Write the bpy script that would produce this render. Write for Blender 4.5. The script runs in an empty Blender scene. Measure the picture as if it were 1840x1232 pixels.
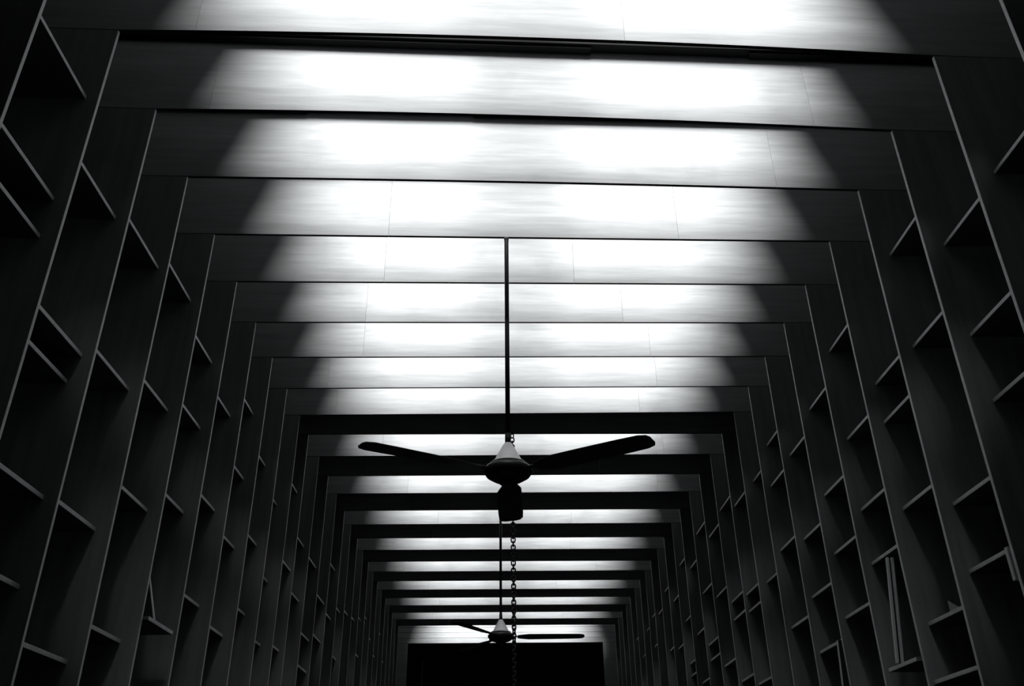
import bpy, bmesh, math, random
from mathutils import Matrix, Vector
random.seed(7)
sc = bpy.context.scene
col = sc.collection

# ------------------------------------------------------------------ camera
D = 0.5                       # spacing of the portal frames in metres
FPX = 1585.915                # focal length in pixels of the 1840 x 1232 frame
CAMZ = 1.40
PITCH, YAW, ROLL = 0.5077736, 0.0200904, -0.0104245
def cam_axes():
    cp, sp, cy, sy = math.cos(PITCH), math.sin(PITCH), math.cos(YAW), math.sin(YAW)
    f = Vector((sy * cp, cy * cp, sp)); r0 = Vector((cy, -sy, 0)); u0 = r0.cross(f)
    r = math.cos(ROLL) * r0 + math.sin(ROLL) * u0
    u = -math.sin(ROLL) * r0 + math.cos(ROLL) * u0
    return r, u, f
CR, CU, CF = cam_axes()
cam_d = bpy.data.cameras.new('camera'); cam = bpy.data.objects.new('camera', cam_d); col.objects.link(cam)
cam_d.sensor_width = 36.0; cam_d.lens = 36.0 * FPX / 1840.0; cam_d.clip_start = 0.05; cam_d.clip_end = 200
M = Matrix((CR, CU, -CF)).transposed().to_4x4(); M.translation = (0, 0, CAMZ); cam.matrix_world = M
sc.camera = cam
def on_y(px, py, y):
    """point seen at a pixel, on the vertical cross plane y (metres)"""
    d = CR * ((px - 920) / FPX) + CU * ((616 - py) / FPX) + CF
    p = d * (y / d.y)
    return Vector((p.x, p.y, p.z + CAMZ))

# ------------------------------------------------------------------ hall measures
XL, XR = -3.308 * D, 3.998 * D          # hall-side edges of the left and right fins
HB = CAMZ + 6.187 * D                   # underside of the beams
BH = 0.95 * D                           # depth of the beams
HT = HB + BH                            # underside of the roof deck
TH = 0.018                              # board thickness
FD = 0.85 * D                           # depth of the fins
XC = 0.5 * (XL + XR)
NF = 27                                 # frames 0..26, 27 is the far header
offL = [0, .005, -.034, -.027, .008, .024, .046, .069, .11, .13, -.06, -.016, .008, .048, .14, .125, .18, .19, .24, .25]
offR = [.25, .25, .224, .17, .136, .09, .065, .055, .06, .032, -.06, -.075, -.049, -.012, .09, .10, .18, .175, .26, .24]
def fy(n, right):
    o = offR if right else offL
    if n <= 0: v = o[0] if n == 0 else o[0]
    else: v = o[n] if n < len(o) else 0.25
    return (5.4827 + n - 1 + v + (0.55 if n >= 27 else 0)) * D     # the last bay is longer
def fmid(n): return 0.5 * (fy(n, 0) + fy(n, 1))
LIT = [n for n in range(-1, 27) if n <= 8 or n % 2 == 0]      # bays with a roof slot
RISE = 0.75                             # skylight above the slotted deck
SLOT0, SLOT1 = 0.035, 0.86               # slot along the hall, share of a bay
SX0, SX1 = XL + 1.03 * D, XR - 0.93 * D     # slot across the hall

# ------------------------------------------------------------------ sky, hazy sun, exposure
w = bpy.data.worlds.new('overcast_sky'); sc.world = w; w.use_nodes = True
bg = w.node_tree.nodes['Background']; bg.inputs[0].default_value = (0.96, 0.985, 1.0, 1); bg.inputs[1].default_value = 0.34
sun_d = bpy.data.lights.new('hazy_sun', 'SUN'); sun_d.energy = 11.0; sun_d.angle = math.radians(27); sun_d.color = (.98, .99, 1.0)
sun = bpy.data.objects.new('hazy_sun', sun_d); col.objects.link(sun)
SUN_EL = math.radians(48)               # shines down the hall, in the direction of view
sun.rotation_euler = (math.pi / 2 - SUN_EL, 0, 0)
la = bpy.data.lights.new('skylight_portal', 'AREA'); la.shape = 'RECTANGLE'; la.size = SX1 - SX0; la.size_y = fmid(27) - fmid(-4)
la.cycles.is_portal = True              # a sampling portal in the skylight, it emits nothing
lo = bpy.data.objects.new('skylight_portal', la); col.objects.link(lo); lo.location = (XC, 0.5 * (fmid(27) + fmid(-4)), HT + RISE + 0.06)
vs = sc.view_settings
vs.view_transform = 'Standard'; vs.look = 'None'; vs.gamma = 1.0; vs.use_curve_mapping = False
vs.exposure = 0.0

# ------------------------------------------------------------------ materials
def mat(name, base, rough=0.6, streak=(1, 1, 1), amount=0.0, metal=0.0, stain=0.0, bump=0.0, spec=0.3):
    m = bpy.data.materials.new(name); m.use_nodes = True
    nt = m.node_tree; N = nt.nodes; L = nt.links
    b = N['Principled BSDF']; b.inputs['Roughness'].default_value = rough; b.inputs['Metallic'].default_value = metal
    b.inputs['Specular IOR Level'].default_value = spec
    b.inputs['Base Color'].default_value = (*base, 1)
    if amount or stain:
        tc = N.new('ShaderNodeTexCoord'); oi = N.new('ShaderNodeObjectInfo')
        add = N.new('ShaderNodeVectorMath'); add.operation = 'ADD'
        sca = N.new('ShaderNodeMath'); sca.operation = 'MULTIPLY'; sca.inputs[1].default_value = 37.0
        L.new(oi.outputs['Random'], sca.inputs[0]); L.new(tc.outputs['Object'], add.inputs[0]); L.new(sca.outputs[0], add.inputs[1])
        mp = N.new('ShaderNodeMapping'); mp.inputs['Scale'].default_value = streak; L.new(add.outputs[0], mp.inputs[0])
        n1 = N.new('ShaderNodeTexNoise'); n1.inputs['Scale'].default_value = 3.0; n1.inputs['Detail'].default_value = 8; n1.inputs['Roughness'].default_value = .62
        L.new(mp.outputs[0], n1.inputs['Vector'])
        mr = N.new('ShaderNodeMapRange'); mr.inputs[1].default_value = .3; mr.inputs[2].default_value = .7
        mr.inputs[3].default_value = 1 - amount; mr.inputs[4].default_value = 1 + amount; L.new(n1.outputs['Fac'], mr.inputs[0])
        n2 = N.new('ShaderNodeTexNoise'); n2.inputs['Scale'].default_value = 2.2; n2.inputs['Detail'].default_value = 5; L.new(add.outputs[0], n2.inputs['Vector'])
        m2 = N.new('ShaderNodeMapRange'); m2.inputs[1].default_value = .56; m2.inputs[2].default_value = .78
        m2.inputs[3].default_value = 1; m2.inputs[4].default_value = 1 - stain; L.new(n2.outputs['Fac'], m2.inputs[0])
        mu = N.new('ShaderNodeMath'); mu.operation = 'MULTIPLY'; L.new(mr.outputs[0], mu.inputs[0]); L.new(m2.outputs[0], mu.inputs[1])
        vm = N.new('ShaderNodeVectorMath'); vm.operation = 'SCALE'; vm.inputs[0].default_value = base; L.new(mu.outputs[0], vm.inputs['Scale'])
        L.new(vm.outputs[0], b.inputs['Base Color'])
        if bump:
            bp = N.new('ShaderNodeBump'); bp.inputs['Strength'].default_value = bump; bp.inputs['Distance'].default_value = .004
            L.new(n1.outputs['Fac'], bp.inputs['Height']); L.new(bp.outputs[0], b.inputs['Normal'])
    return m
PLY_B = mat('plywood_beam', (.49, .50, .50), .75, (.7, 3, 9), .16, stain=.22, bump=.15)
PLY_F = mat('shade_tone_fin', (.34, .348, .35), .75, (7, 3, .6), .16, stain=.2, bump=.15)  # shade on the fin faces is put into this darker tone
BACK = mat('shade_tone_back', (.06, .06, .062), .8, (.7, 3, 9), .2)  # shade put into the colour of beam backs and undersides, to bounce less light
PLY_S = mat('shade_tone_shelf', (.13, .134, .136), .75, (8, .7, 5), .14, stain=.15)  # the shade under the shelves is put into the board colour
EDGE = mat('lit_tone_edge', (.78, .79, .79), .7, (9, 9, 9), .12)  # light caught by the narrow front edges is put into this pale tone
DECK = mat('dark_roof_deck', (.007, .007, .007), .9, (1, 6, 6), .3, stain=.2)
DARK = mat('dark_wall', (.03, .03, .03), .9, (2, 2, 2), .3, stain=.2)
FLOOR = mat('dark_floor', (.045, .045, .045), .6, (2, 2, 2), .25, stain=.2)
STEEL = mat('dark_steel', (.02, .02, .02), .5, (3, 3, 8), .2, metal=.3)
FANW = mat('fan_enamel', (.84, .85, .85), .4, (6, 6, 6), .06)
FAND = mat('fan_dark_enamel', (.018, .018, .018), .45, (6, 6, 6), .1)
PAPER = mat('white_paper', (.82, .83, .83), .8, (9, 9, 9), .04)
PALE = mat('pale_batten', (.7, .71, .71), .5, (5, 5, 1), .08)
BOOK = mat('dark_cloth_cover', (.03, .03, .032), .8, (9, 9, 9), .2)

# ------------------------------------------------------------------ helpers
WM = {}                                   # world matrices of what is built
def link(name, mesh, parent=None, world=Matrix(), m=None):
    o = bpy.data.objects.new(name, mesh); col.objects.link(o)
    if parent is not None:
        o.parent = parent; o.matrix_basis = WM[parent].inverted() @ world
    else:
        o.matrix_basis = world
    WM[o] = world.copy()
    if m is not None and mesh is not None and not mesh.materials: mesh.materials.append(m)
    return o
def tag(o, label=None, cat=None, group=None, kind=None):
    for k, v in (('label', label), ('category', cat), ('group', group), ('kind', kind)):
        if v: o[k] = v
    return o
def box_bm(bm, lo, hi, bev=0.0):
    vs_ = [bm.verts.new((x, y, z)) for x in (lo[0], hi[0]) for y in (lo[1], hi[1]) for z in (lo[2], hi[2])]
    fs = [(0, 1, 3, 2), (4, 6, 7, 5), (0, 4, 5, 1), (2, 3, 7, 6), (0, 2, 6, 4), (1, 5, 7, 3)]
    F = [bm.faces.new([vs_[i] for i in f]) for f in fs]
    if bev:
        es = set(e for f in F for e in f.edges)
        bmesh.ops.bevel(bm, geom=list(es), offset=bev, segments=1, affect='EDGES')
def done(bm, name, smooth=False):
    bmesh.ops.recalc_face_normals(bm, faces=bm.faces)
    me = bpy.data.meshes.new(name); bm.to_mesh(me); bm.free()
    if smooth:
        for p in me.polygons: p.use_smooth = True
    return me
def box_mesh(name, lo, hi, bev=0.0):
    bm = bmesh.new(); box_bm(bm, lo, hi, bev); return done(bm, name)
def lathe(name, prof, seg=40):
    bm = bmesh.new(); rings = []
    for r, z in prof:
        if r < 1e-6: rings.append([bm.verts.new((0, 0, z))])
        else: rings.append([bm.verts.new((r * math.cos(2 * math.pi * i / seg), r * math.sin(2 * math.pi * i / seg), z)) for i in range(seg)])
    for a, b in zip(rings, rings[1:]):
        for i in range(seg):
            j = (i + 1) % seg
            if len(a) == 1 and len(b) == 1: continue
            if len(a) == 1: bm.faces.new((a[0], b[i], b[j]))
            elif len(b) == 1: bm.faces.new((a[i], b[0], a[j]))
            else: bm.faces.new((a[i], b[i], b[j], a[j]))
    me = done(bm, name, True)
    return me
def T(x, y, z): return Matrix.Translation((x, y, z))
def RZ(a): return Matrix.Rotation(a, 4, 'Z')

# ------------------------------------------------------------------ the shell
YB = -2.0                               # wall behind the camera
YE = fmid(27)                           # far header
YF = YE + 1.1                           # dark wall behind the header
WX0, WX1 = XL - FD, XR + FD
tag(link('floor', box_mesh('floor', (WX0 - .2, YB - .1, -.1), (WX1 + .2, YF + .1, 0)), m=FLOOR), 'dark smooth floor of the long hall', 'floor', kind='structure')
tag(link('wall_left', box_mesh('wall_left', (WX0 - .1, YB, 0), (WX0, YF, HT)), m=DARK), 'dark backing wall behind the left hand fins', 'wall', kind='structure')
tag(link('wall_right', box_mesh('wall_right', (WX1, YB, 0), (WX1 + .1, YF, HT)), m=DARK), 'dark backing wall behind the right hand fins', 'wall', kind='structure')
tag(link('wall_back', box_mesh('wall_back', (WX0, YB - .1, 0), (WX1, YB, HT)), m=DARK), 'dark wall closing the hall behind the viewer', 'wall', kind='structure')

# far wall: dark boards with one thin paler joint strip
wf = tag(link('wall_front', box_mesh('wall_front', (WX0, YF, 0), (WX1, YF + .1, HT)), m=DARK), 'dark end wall behind the far header', 'wall', kind='structure')
PNL = mat('dark_end_panel', (.022, .022, .022), .9, (4, 4, 1), .3)
xs_ = on_y(761, 1200, YF).x
edges = [xs_ - .02 + k * 0.62 for k in range(-1, 6)]
for a, b in zip(edges, edges[1:]):
    a2, b2 = max(a, WX0), min(b, WX1)
    link('end_panel', box_mesh('end_panel', (a2 + .012, YF - .02, .0), (b2 - .012, YF, HT)), wf, m=PNL)
link('joint_strip', box_mesh('joint_strip', (xs_ - .027, YF - .035, 0), (xs_ - .013, YF - .001, HB - .25)), wf, m=PALE)

# roof deck
ceil = tag(link('ceiling', None), 'dark roof deck above the beams with light slots', 'ceiling', kind='structure')
def deck(x0, x1, ya, yb, z0, z1, name='deck_board'):
    """a board whose ends ya / yb are functions of x (the frames stand slightly skew)"""
    bm = bmesh.new()
    v = [bm.verts.new((x, f(x), z)) for x in (x0, x1) for f in (ya, yb) for z in (z0, z1)]
    for f in [(0, 1, 3, 2), (4, 6, 7, 5), (0, 4, 5, 1), (2, 3, 7, 6), (0, 2, 6, 4), (1, 5, 7, 3)]: bm.faces.new([v[i] for i in f])
    return link(name, done(bm, name), ceil, m=DECK)
def at(n, share, off=0.0):
    """y across the hall of a line the given share of the way from frame n to frame n + 1"""
    def f(x):
        t = (x - XL) / (XR - XL)
        a = fy(n, 0) * (1 - t) + fy(n, 1) * t; b = fy(n + 1, 0) * (1 - t) + fy(n + 1, 1) * t
        return a + (b - a) * share + off
    return f
RT = 0.05
steps = {1: [(None, 1060, .016), (1060, 1345, 0), (1345, None, .012)], 2: [(None, 555, .016), (555, 851, 0), (851, None, .016)]}
for n in range(-1, 27):
    if n in LIT:
        a, y0, y1, b = at(n, 0, -TH / 2), at(n, SLOT0), at(n, SLOT1), at(n + 1, 0, -TH / 2)
        deck(WX0, WX1, a, y0, HT, HT + RT)
        deck(WX0, WX1, y1, b, HT, HT + RT)
        py = {1: 93, 2: 214}.get(n)
        for p, q, dz in steps.get(n, []):
            if dz:
                x0 = WX0 if p is None else on_y(p, py, fmid(n + 1)).x; x1 = WX1 if q is None else on_y(q, py, fmid(n + 1)).x
                deck(x0, x1, at(n, SLOT1 + .03), at(n + 1, 0, -TH / 2 - .001), HT - dz, HT, 'edge_batten')
    else:
        deck(WX0, WX1, at(n, 0, -TH / 2), at(n + 1, 0, -TH / 2), HT, HT + RT)
deck(WX0, WX1, lambda x: YB, at(-1, 0, -TH / 2), HT, HT + RT); deck(WX0, WX1, at(27, 0, -TH / 2), lambda x: YF + .1, HT, HT + RT)
# raised roof over the slotted deck, open along the ridge
c0, c1 = (lambda v: (lambda x: v))(fmid(-4)), (lambda v: (lambda x: v))(fmid(27))
deck(WX0 - .1, SX0, c0, c1, HT + RISE, HT + RISE + RT, 'roof_sheet'); deck(SX1, WX1 + .1, c0, c1, HT + RISE, HT + RISE + RT, 'roof_sheet')
deck(XC - .105, XC + .045, c0, c1, HT + RISE, HT + RISE + RT, 'ridge_rib')
deck(WX0 - .1, WX0, c0, c1, HT, HT + RISE, 'roof_upstand'); deck(WX1, WX1 + .1, c0, c1, HT, HT + RISE, 'roof_upstand')

# ------------------------------------------------------------------ shelves: pixel of the far end of each front edge, by bay
SHL = {0: [(155, 176), (97, 358), (72, 425)], 1: [(208, 392), (148, 639), (121, 686), (79, 894), (35, 1054)],
       2: [(285, 482), (232, 700), (172, 951), (121, 1189)], 3: [(343, 541), (302, 738), (265, 917), (217, 1152)],
       4: [(381, 652), (360, 770), (330, 921), (294, 1137)], 5: [(414, 748), (386, 917), (358, 1089)],
       6: [(455, 744), (438, 861), (421, 984), (400, 1142)], 7: [(477, 837), (461, 979), (440, 1104)],
       8: [(498, 908), (481, 1045), (468, 1159)], 9: [(534, 885), (523, 1025), (501, 1169)], 10: [(546, 982), (537, 1080)],
       11: [(568, 1020), (555, 1151), (554, 1208)], 12: [(585, 1085), (577, 1154)], 13: [(605, 1025), (596, 1113)],
       14: [(614, 1100), (605, 1185)], 15: [(626, 1105)], 16: [(640, 1115)], 17: [(651, 1115), (645, 1180)], 18: [(672, 1113)],
       19: [(680, 1150)], 20: [(689, 1180)], 21: [(699, 1140)], 22: [(703, 1190)]}
SHR = {0: [(1786, 310)], 1: [(1696, 440), (1743, 602), (1784, 720)], 2: [(1599, 458), (1640, 623), (1712, 906), (1741, 1027)],
       3: [(1573, 690), (1588, 759), (1622, 914), (1668, 1121), (1646, 1226)], 4: [(1490, 631), (1522, 789), (1547, 916), (1566, 1013), (1598, 1204)],
       5: [(1454, 736), (1481, 890), (1499, 995), (1519, 1110)], 6: [(1419, 818), (1444, 969), (1459, 1073), (1473, 1172), (1482, 1268)],
       7: [(1378, 800), (1385, 873), (1402, 989), (1422, 1128)], 8: [(1353, 865), (1378, 1046)], 9: [(1317, 909), (1337, 1068), (1343, 1099), (1355, 1229)],
       10: [(1289, 917), (1302, 1082), (1305, 1114), (1319, 1224)], 11: [(1267, 965), (1276, 1073), (1289, 1197)],
       12: [(1247, 960), (1257, 1066), (1264, 1159), (1267, 1187)], 13: [(1237, 1021), (1245, 1140), (1252, 1227)],
       14: [(1215, 1015), (1222, 1116), (1230, 1193), (1230, 1215)], 15: [(1206, 1080), (1211, 1166)], 16: [(1190, 1063), (1197, 1169)],
       17: [(1179, 1103)], 18: [(1165, 1109), (1155, 1162)], 19: [(1141, 1133)], 20: [(1130, 1180)], 21: [(1118, 1150)]}

# ------------------------------------------------------------------ portal frames
ORD = ['', 'first', 'second', 'third', 'fourth', 'fifth', 'sixth', 'seventh', 'eighth', 'ninth', 'tenth', 'eleventh', 'twelfth', 'thirteenth',
       'fourteenth', 'fifteenth', 'sixteenth', 'seventeenth', 'eighteenth', 'nineteenth', 'twentieth', 'twenty-first', 'twenty-second',
       'twenty-third', 'twenty-fourth', 'twenty-fifth', 'twenty-sixth']
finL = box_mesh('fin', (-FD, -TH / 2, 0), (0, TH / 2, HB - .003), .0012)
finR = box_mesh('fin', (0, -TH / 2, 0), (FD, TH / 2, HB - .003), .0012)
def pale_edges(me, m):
    """shade put into the face colour, light into the paler edge towards the hall"""
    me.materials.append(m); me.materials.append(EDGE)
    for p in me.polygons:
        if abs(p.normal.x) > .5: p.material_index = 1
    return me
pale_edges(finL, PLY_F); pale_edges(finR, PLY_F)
shelf_cache = {}
seam_px = {1: [(365, 40), (1120, 40)], 2: [(395, 150), (1455, 160)], 4: [(696, 460), (1213, 370)], 5: [(693, 470)], 3: [(1385, 260)]}
FIN = {}
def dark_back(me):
    """beam boards have shade put into their colour at the back and below"""
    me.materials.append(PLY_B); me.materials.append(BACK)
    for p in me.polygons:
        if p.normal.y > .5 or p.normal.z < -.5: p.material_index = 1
CAMBER = {1: .034, 2: .026, 3: .010}     # the nearest beams rise a little in the middle
def beam_mesh(a, b, camber, hw):
    """a board whose lower edge follows the camber of the beam"""
    if not camber: return box_mesh('beam_panel', (a, -TH / 2, HB), (b, TH / 2, HT), .0008)
    bm = bmesh.new(); k = 10; rows = []
    for i in range(k + 1):
        x = a + (b - a) * i / k; z = HB + camber * max(0, 1 - (x / hw) ** 2)
        rows.append([bm.verts.new(v) for v in ((x, -TH / 2, z), (x, TH / 2, z), (x, TH / 2, HT), (x, -TH / 2, HT))])
    for p, q in zip(rows, rows[1:]):
        for i in range(4): bm.faces.new((p[i], p[(i + 1) % 4], q[(i + 1) % 4], q[i]))
    bm.faces.new(rows[0]); bm.faces.new(rows[-1][::-1])
    return done(bm, 'beam_panel')
for n in range(0, NF):
    yl, yr = fy(n, 0), fy(n, 1)
    ang = math.atan2(yr - yl, XR - XL); base = T(XC, 0.5 * (yl + yr), 0) @ RZ(ang)
    if n == 0: lab = 'portal frame cut by the photo edge, its fins in the outer corners'
    else:
        dark = n >= 10 and n % 2 == 0
        lab = '%s plywood portal frame from the top of the picture, beam face %s' % (ORD[n], 'in shadow' if dark else 'lit bright')
        if n == 4: lab = 'fourth plywood portal frame from the top, long rod of the near fan under it'
        if n == 10: lab = 'tenth portal frame from the top, first dark beam, chain hanging below'
        if n == 13: lab = 'thirteenth portal frame from the top, lit beam carrying the far fan'
    root = tag(link('portal_frame', None, None, base), lab, 'portal frame', 'plywood portal frames along the hall')
    hw = 0.5 * (XR - XL)
    # beam in panels with open joints
    seams = sorted(on_y(px, py, fmid(n)).x - XC for px, py in seam_px.get(n, [])) or \
        [random.uniform(-.85, -.45) * hw, random.uniform(.35, .85) * hw]
    if len(seams) == 1: seams.append(seams[0] + 1.22)
    ed = [-hw - FD] + [s for s in seams if -hw < s < hw] + [hw + FD]
    for a, b in zip(ed, ed[1:]):
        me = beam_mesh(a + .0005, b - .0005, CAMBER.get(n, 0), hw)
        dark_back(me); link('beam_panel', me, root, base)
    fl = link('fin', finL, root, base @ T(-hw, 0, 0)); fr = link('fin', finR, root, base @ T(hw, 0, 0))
    FIN[(n, 0)] = fl; FIN[(n, 1)] = fr
SHELF_Z = {}
JUT = {(4, 0, 3), (4, 1, 4), (6, 1, 4)}       # shelves that stand out past the fins
for right, S in ((0, SHL), (1, SHR)):
    for n, pts in S.items():
        y0 = fy(n, right) + TH / 2; y1 = fy(n + 1, right) - TH / 2
        for i, (px, py) in enumerate(pts):
            y1 = fy(n + 1, right) - TH / 2
            if (n, right, i) in JUT: y1 = y0 + .72 * (y1 - y0)
            p = on_y(px, py, y1)
            xe = XR if right else XL
            back = min(max((p.x - xe) if right else (xe - p.x), .045 * D), .30 * D)
            if n > 12: back = .09 * D
            if (n, right, i) in JUT: back = -.028
            xf = xe + back if right else xe - back
            xb = WX1 if right else WX0
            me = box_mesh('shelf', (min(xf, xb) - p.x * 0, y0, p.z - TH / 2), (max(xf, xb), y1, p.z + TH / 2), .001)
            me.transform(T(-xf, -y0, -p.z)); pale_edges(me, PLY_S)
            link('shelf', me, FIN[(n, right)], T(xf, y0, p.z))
            SHELF_Z[(n, right, i)] = (xf, y0, y1, p.z)

# far header of boards on two jambs
zb = on_y(900, 1155, YE).z
hd = tag(link('far_header', None, None, T(XC, YE, 0)), 'bright boarded header with jambs closing the far end of the hall', 'header')
jl, jr = on_y(733, 1155, YE).x, on_y(1083, 1155, YE).x
nb = 7; hh = (HT - zb) / nb
for k in range(nb):
    link('header_board', box_mesh('header_board', (WX0 - XC, -.015, zb + k * hh + .002), (WX1 - XC, .015, zb + (k + 1) * hh - .002), .002), hd, T(XC, YE, 0), PLY_B)
link('jamb', box_mesh('jamb', (WX0 - XC, -.015, 0), (jl - XC, .015, zb)), hd, T(XC, YE, 0), PLY_B)
link('jamb', box_mesh('jamb', (jr - XC, -.015, 0), (WX1 - XC, .015, zb)), hd, T(XC, YE, 0), PLY_B)

# ------------------------------------------------------------------ ceiling fans
def blade_mesh(R):
    bm = bmesh.new(); rows = []
    for s, wdt, tw in ((.16, .030, .30), (.20, .045, .26), (.27, .066, .22), (.45, .070, .18), (.65, .072, .14), (R - .05, .070, .12), (R - .012, .055, .12), (R, .03, .12)):
        for_t = []
        for u, t in ((-1, 0), (1, 0), (1, .004), (-1, .004)):
            for_t.append(bm.verts.new((s, u * wdt * math.cos(tw), -u * wdt * math.sin(tw) * .8 + t - .012 * (1 if abs(u) else 0))))
        rows.append(for_t)
    for a, b in zip(rows, rows[1:]):
        for i in range(4):
            j = (i + 1) % 4; bm.faces.new((a[i], a[j], b[j], b[i]))
    bm.faces.new(rows[0]); bm.faces.new(rows[-1][::-1])
    return done(bm, 'blade')
R_F = 0.80
blade_me = blade_mesh(R_F); blade_me.materials.append(FAND)
arm_me = box_mesh('blade_arm', (.085, -.018, -.010), (.21, .018, -.004), .002); arm_me.materials.append(FAND)
cone_me = lathe('canopy', [(.0, .150), (.018, .150), (.024, .142), (.050, .095), (.072, .052), (.078, .036), (.0, .036)]); cone_me.materials.append(FANW)
lip_me = lathe('rim', [(.06, .032), (.090, .038), (.096, .034), (.094, .030), (.06, .028)]); lip_me.materials.append(FANW)
body_me = lathe('motor_housing', [(.0, .030), (.088, .027), (.114, .017), (.125, .002), (.125, -.010), (.112, -.030), (.080, -.050), (.04, -.058), (.0, -.060)]); body_me.materials.append(FAND)
cap_me = lathe('bottom_cap', [(.0, -.055), (.048, -.055), (.046, -.070), (.03, -.082), (0, -.085)]); cap_me.materials.append(FAND)
def fan(px, py, n, angs, label):
    y = fmid(n); p = on_y(px, py, y)
    root = tag(link('ceiling_fan', None, None, T(p.x, y, p.z)), label, 'fan', 'ceiling fans down the middle of the hall')
    W0 = T(p.x, y, p.z)
    L_ = HB - p.z
    rod = lathe('down_rod', [(0, L_), (.0125, L_), (.0125, .20), (.0, .20)], 20); link('down_rod', rod, root, W0, STEEL)
    link('coupling', lathe('coupling', [(0, .205), (.015, .205), (.015, .150), (0, .150)], 20), root, W0, STEEL)
    link('hanger_clamp', box_mesh('hanger_clamp', (-.0135, -.014, L_ - .012), (.0135, .014, L_), .001), root, W0, STEEL)
    link('canopy', cone_me, root, W0); link('rim', lip_me, root, W0)
    link('motor_housing', body_me, root, W0); link('bottom_cap', cap_me, root, W0)
    for a in angs:
        b = link('blade', blade_me, root, W0 @ RZ(math.radians(a)))
        link('blade_arm', arm_me, b, W0 @ RZ(math.radians(a)))
fan(913, 845, 4, (88, 208, 328), 'near ceiling fan on a long rod with pale conical canopy')
fan(900, 1142, 13, (-1, 119, 239), 'far ceiling fan low in the picture beside the chain')

# ------------------------------------------------------------------ hanging chain
def link_mesh(L, Wd, r, seg=12, rs=5):
    bm = bmesh.new(); path = []
    h = (L - Wd) / 2; rr = Wd / 2 - r
    for i in range(seg):
        a = 2 * math.pi * i / seg
        path.append(((rr * math.cos(a), rr * math.sin(a) + (h if math.sin(a) >= 0 else -h)), a))
    rings = []
    for (x, z), a in path:
        rings.append([bm.verts.new((x + r * math.cos(t) * math.cos(a), r * math.sin(t), z + r * math.cos(t) * math.sin(a))) for t in [2 * math.pi * k / rs for k in range(rs)]])
    for i in range(seg):
        A, B = rings[i], rings[(i + 1) % seg]
        for k in range(rs): bm.faces.new((A[k], A[(k + 1) % rs], B[(k + 1) % rs], B[k]))
    return done(bm, 'chain_link', True)
yc = fmid(10); pc = on_y(922, 960, yc)
LKL, LKW, LKR = .058, .045, .0065
lk = link_mesh(LKL, LKW, LKR); lk.materials.append(STEEL)
ch = tag(link('chain', None, None, T(pc.x, yc, HB)), 'dark steel chain hanging down the middle behind the near fan', 'chain')
pitch = LKL - 4 * LKR
nl = int(2.55 / pitch)
link('chain_hook', link_mesh(.05, .036, .006), ch, T(pc.x, yc, HB - .02), STEEL)
for k in range(nl):
    link('chain_link', lk, ch, T(pc.x, yc, HB - .045 - LKL / 2 + 2 * LKR + .002 - k * pitch) @ RZ(math.radians((90 if k % 2 else 0) + max(0, k - 34) * 1.6)))

# ------------------------------------------------------------------ things on the shelves
def on_x(px, py, x):
    """point seen at a pixel, on the plane of a shelf front"""
    d = CR * ((px - 920) / FPX) + CU * ((616 - py) / FPX) + CF
    p = d * (x / d.x)
    return Vector((p.x, p.y, p.z + CAMZ))
def prism(name, pts, t, t0=None):
    """outline in x and z with real thickness along the hall"""
    bm = bmesh.new(); A = [bm.verts.new((x, -t / 2, zz)) for x, zz in pts]; B = [bm.verts.new((x, t / 2, zz)) for x, zz in pts]
    bm.faces.new(A); bm.faces.new(B[::-1])
    for i in range(len(pts)):
        j = (i + 1) % len(pts); bm.faces.new((A[i], A[j], B[j], B[i]))
    return done(bm, name)
def clampy(v, y0, y1): return min(max(v, y0 + .03), y1 - .03)

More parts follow.
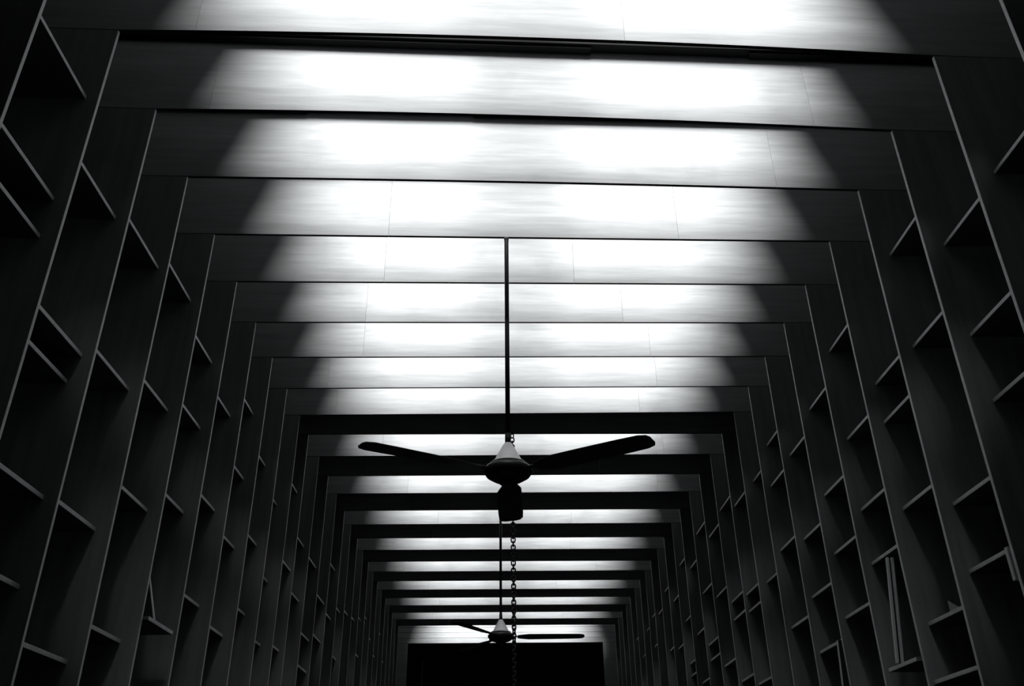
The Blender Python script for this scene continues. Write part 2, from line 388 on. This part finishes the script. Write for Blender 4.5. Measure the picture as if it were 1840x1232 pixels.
# pale pair of strips leaning in the fourth right hand bay
xf, y0, y1, z = SHELF_Z[(4, 1, 4)]
zt = z + TH / 2
ym = clampy(on_x(1616, 1182, xf + .015).y, y0, y1)
pt, pb = on_y(1597, 1003, ym), on_y(1616, 1180, ym)
k = (pb.z - zt) / (pt.z - pb.z); pb = pb + (pb - pt) * k
bt = tag(link('batten', None, None, T(pb.x, ym, zt)), 'pair of slim pale strips leaning upright on a low shelf of the right wall', 'batten')
ln = (pt - pb).length; tilt = math.atan2(pt.x - pb.x, pt.z - pb.z)
B0 = T(pb.x, ym, zt) @ RZ(math.radians(-14)) @ Matrix.Rotation(tilt, 4, 'Y')
for q in (-1, 1):
    link('strip', box_mesh('strip', (q * .0115 - .0075, -.012, .003), (q * .0115 + .0075, .012, ln), .003), bt, B0, PAPER)
link('backing', box_mesh('backing', (-.014, .004, .006), (.014, .018, ln - .01), .002), bt, B0, FAND)

# white pointed card standing on a shelf
xf, y0, y1, z = SHELF_Z[(3, 1, 3)]
zt = z + TH / 2
yp = clampy(on_x(1703, 1103, xf + .012).y, y0, y1)
b, c = on_y(1703.5, 1079, yp), on_y(1720, 1095, yp)
tag(link('folded_card', prism('folded_card', [(0, 0), (1.5 * (c.x - b.x) + .01, 0), (1.5 * (c.x - b.x), max(.012, c.z - zt)), (0, max(.05, b.z - zt))], .012), None, T(b.x, yp, zt) @ RZ(math.radians(-50)), PAPER),
    'small white pointed card standing on a shelf of the right wall', 'card')

def leaning_board(n, right, i, top, bot, frac, label):
    xf, y0, y1, z = SHELF_Z[(n, right, i)]
    yq = y0 + frac * (y1 - y0); p1, p0 = on_y(*top, yq), on_y(*bot, yq); zt = z + TH / 2
    xb = p0.x + (p0.x - p1.x) * (p0.z - zt) / (p1.z - p0.z)
    s_ = 1 if right else -1; W0 = T(xb, yq, zt); dx, hz = p1.x - xb, p1.z - zt
    root = tag(link('leaning_board', None, None, W0), label, 'board')
    link('board', prism('board', [(0, 0), (dx, hz), (dx + s_ * .16, hz), (s_ * .16, 0)], .018), root, W0, BOOK)
    link('edge_strip', prism('edge_strip', [(0, 0), (dx, hz), (dx - s_ * .004, hz), (-s_ * .004, 0)], .018), root, W0, EDGE)
leaning_board(4, 0, 3, (267, 1026), (275, 1100), .25, 'dark board leaning out over a jutting low shelf of the left wall')
leaning_board(6, 1, 4, (1505, 1150), (1515, 1232), .12, 'dark board leaning out of the right wall at the bottom of the picture')

# short cleat hung under a shelf of the right wall
xf, y0, y1, z = SHELF_Z[(2, 1, 3)]
zc = z - TH / 2; yc2 = clampy(on_x(1817, 1000, xf).y, y0 - .02, y1); c0 = on_y(1828, 1043, yc2)
link('cleat', box_mesh('cleat', (xf - .014, yc2 - .012, c0.z), (xf + .012, yc2 + .012, zc + TH), .002), FIN[(2, 1)], Matrix(), PALE)
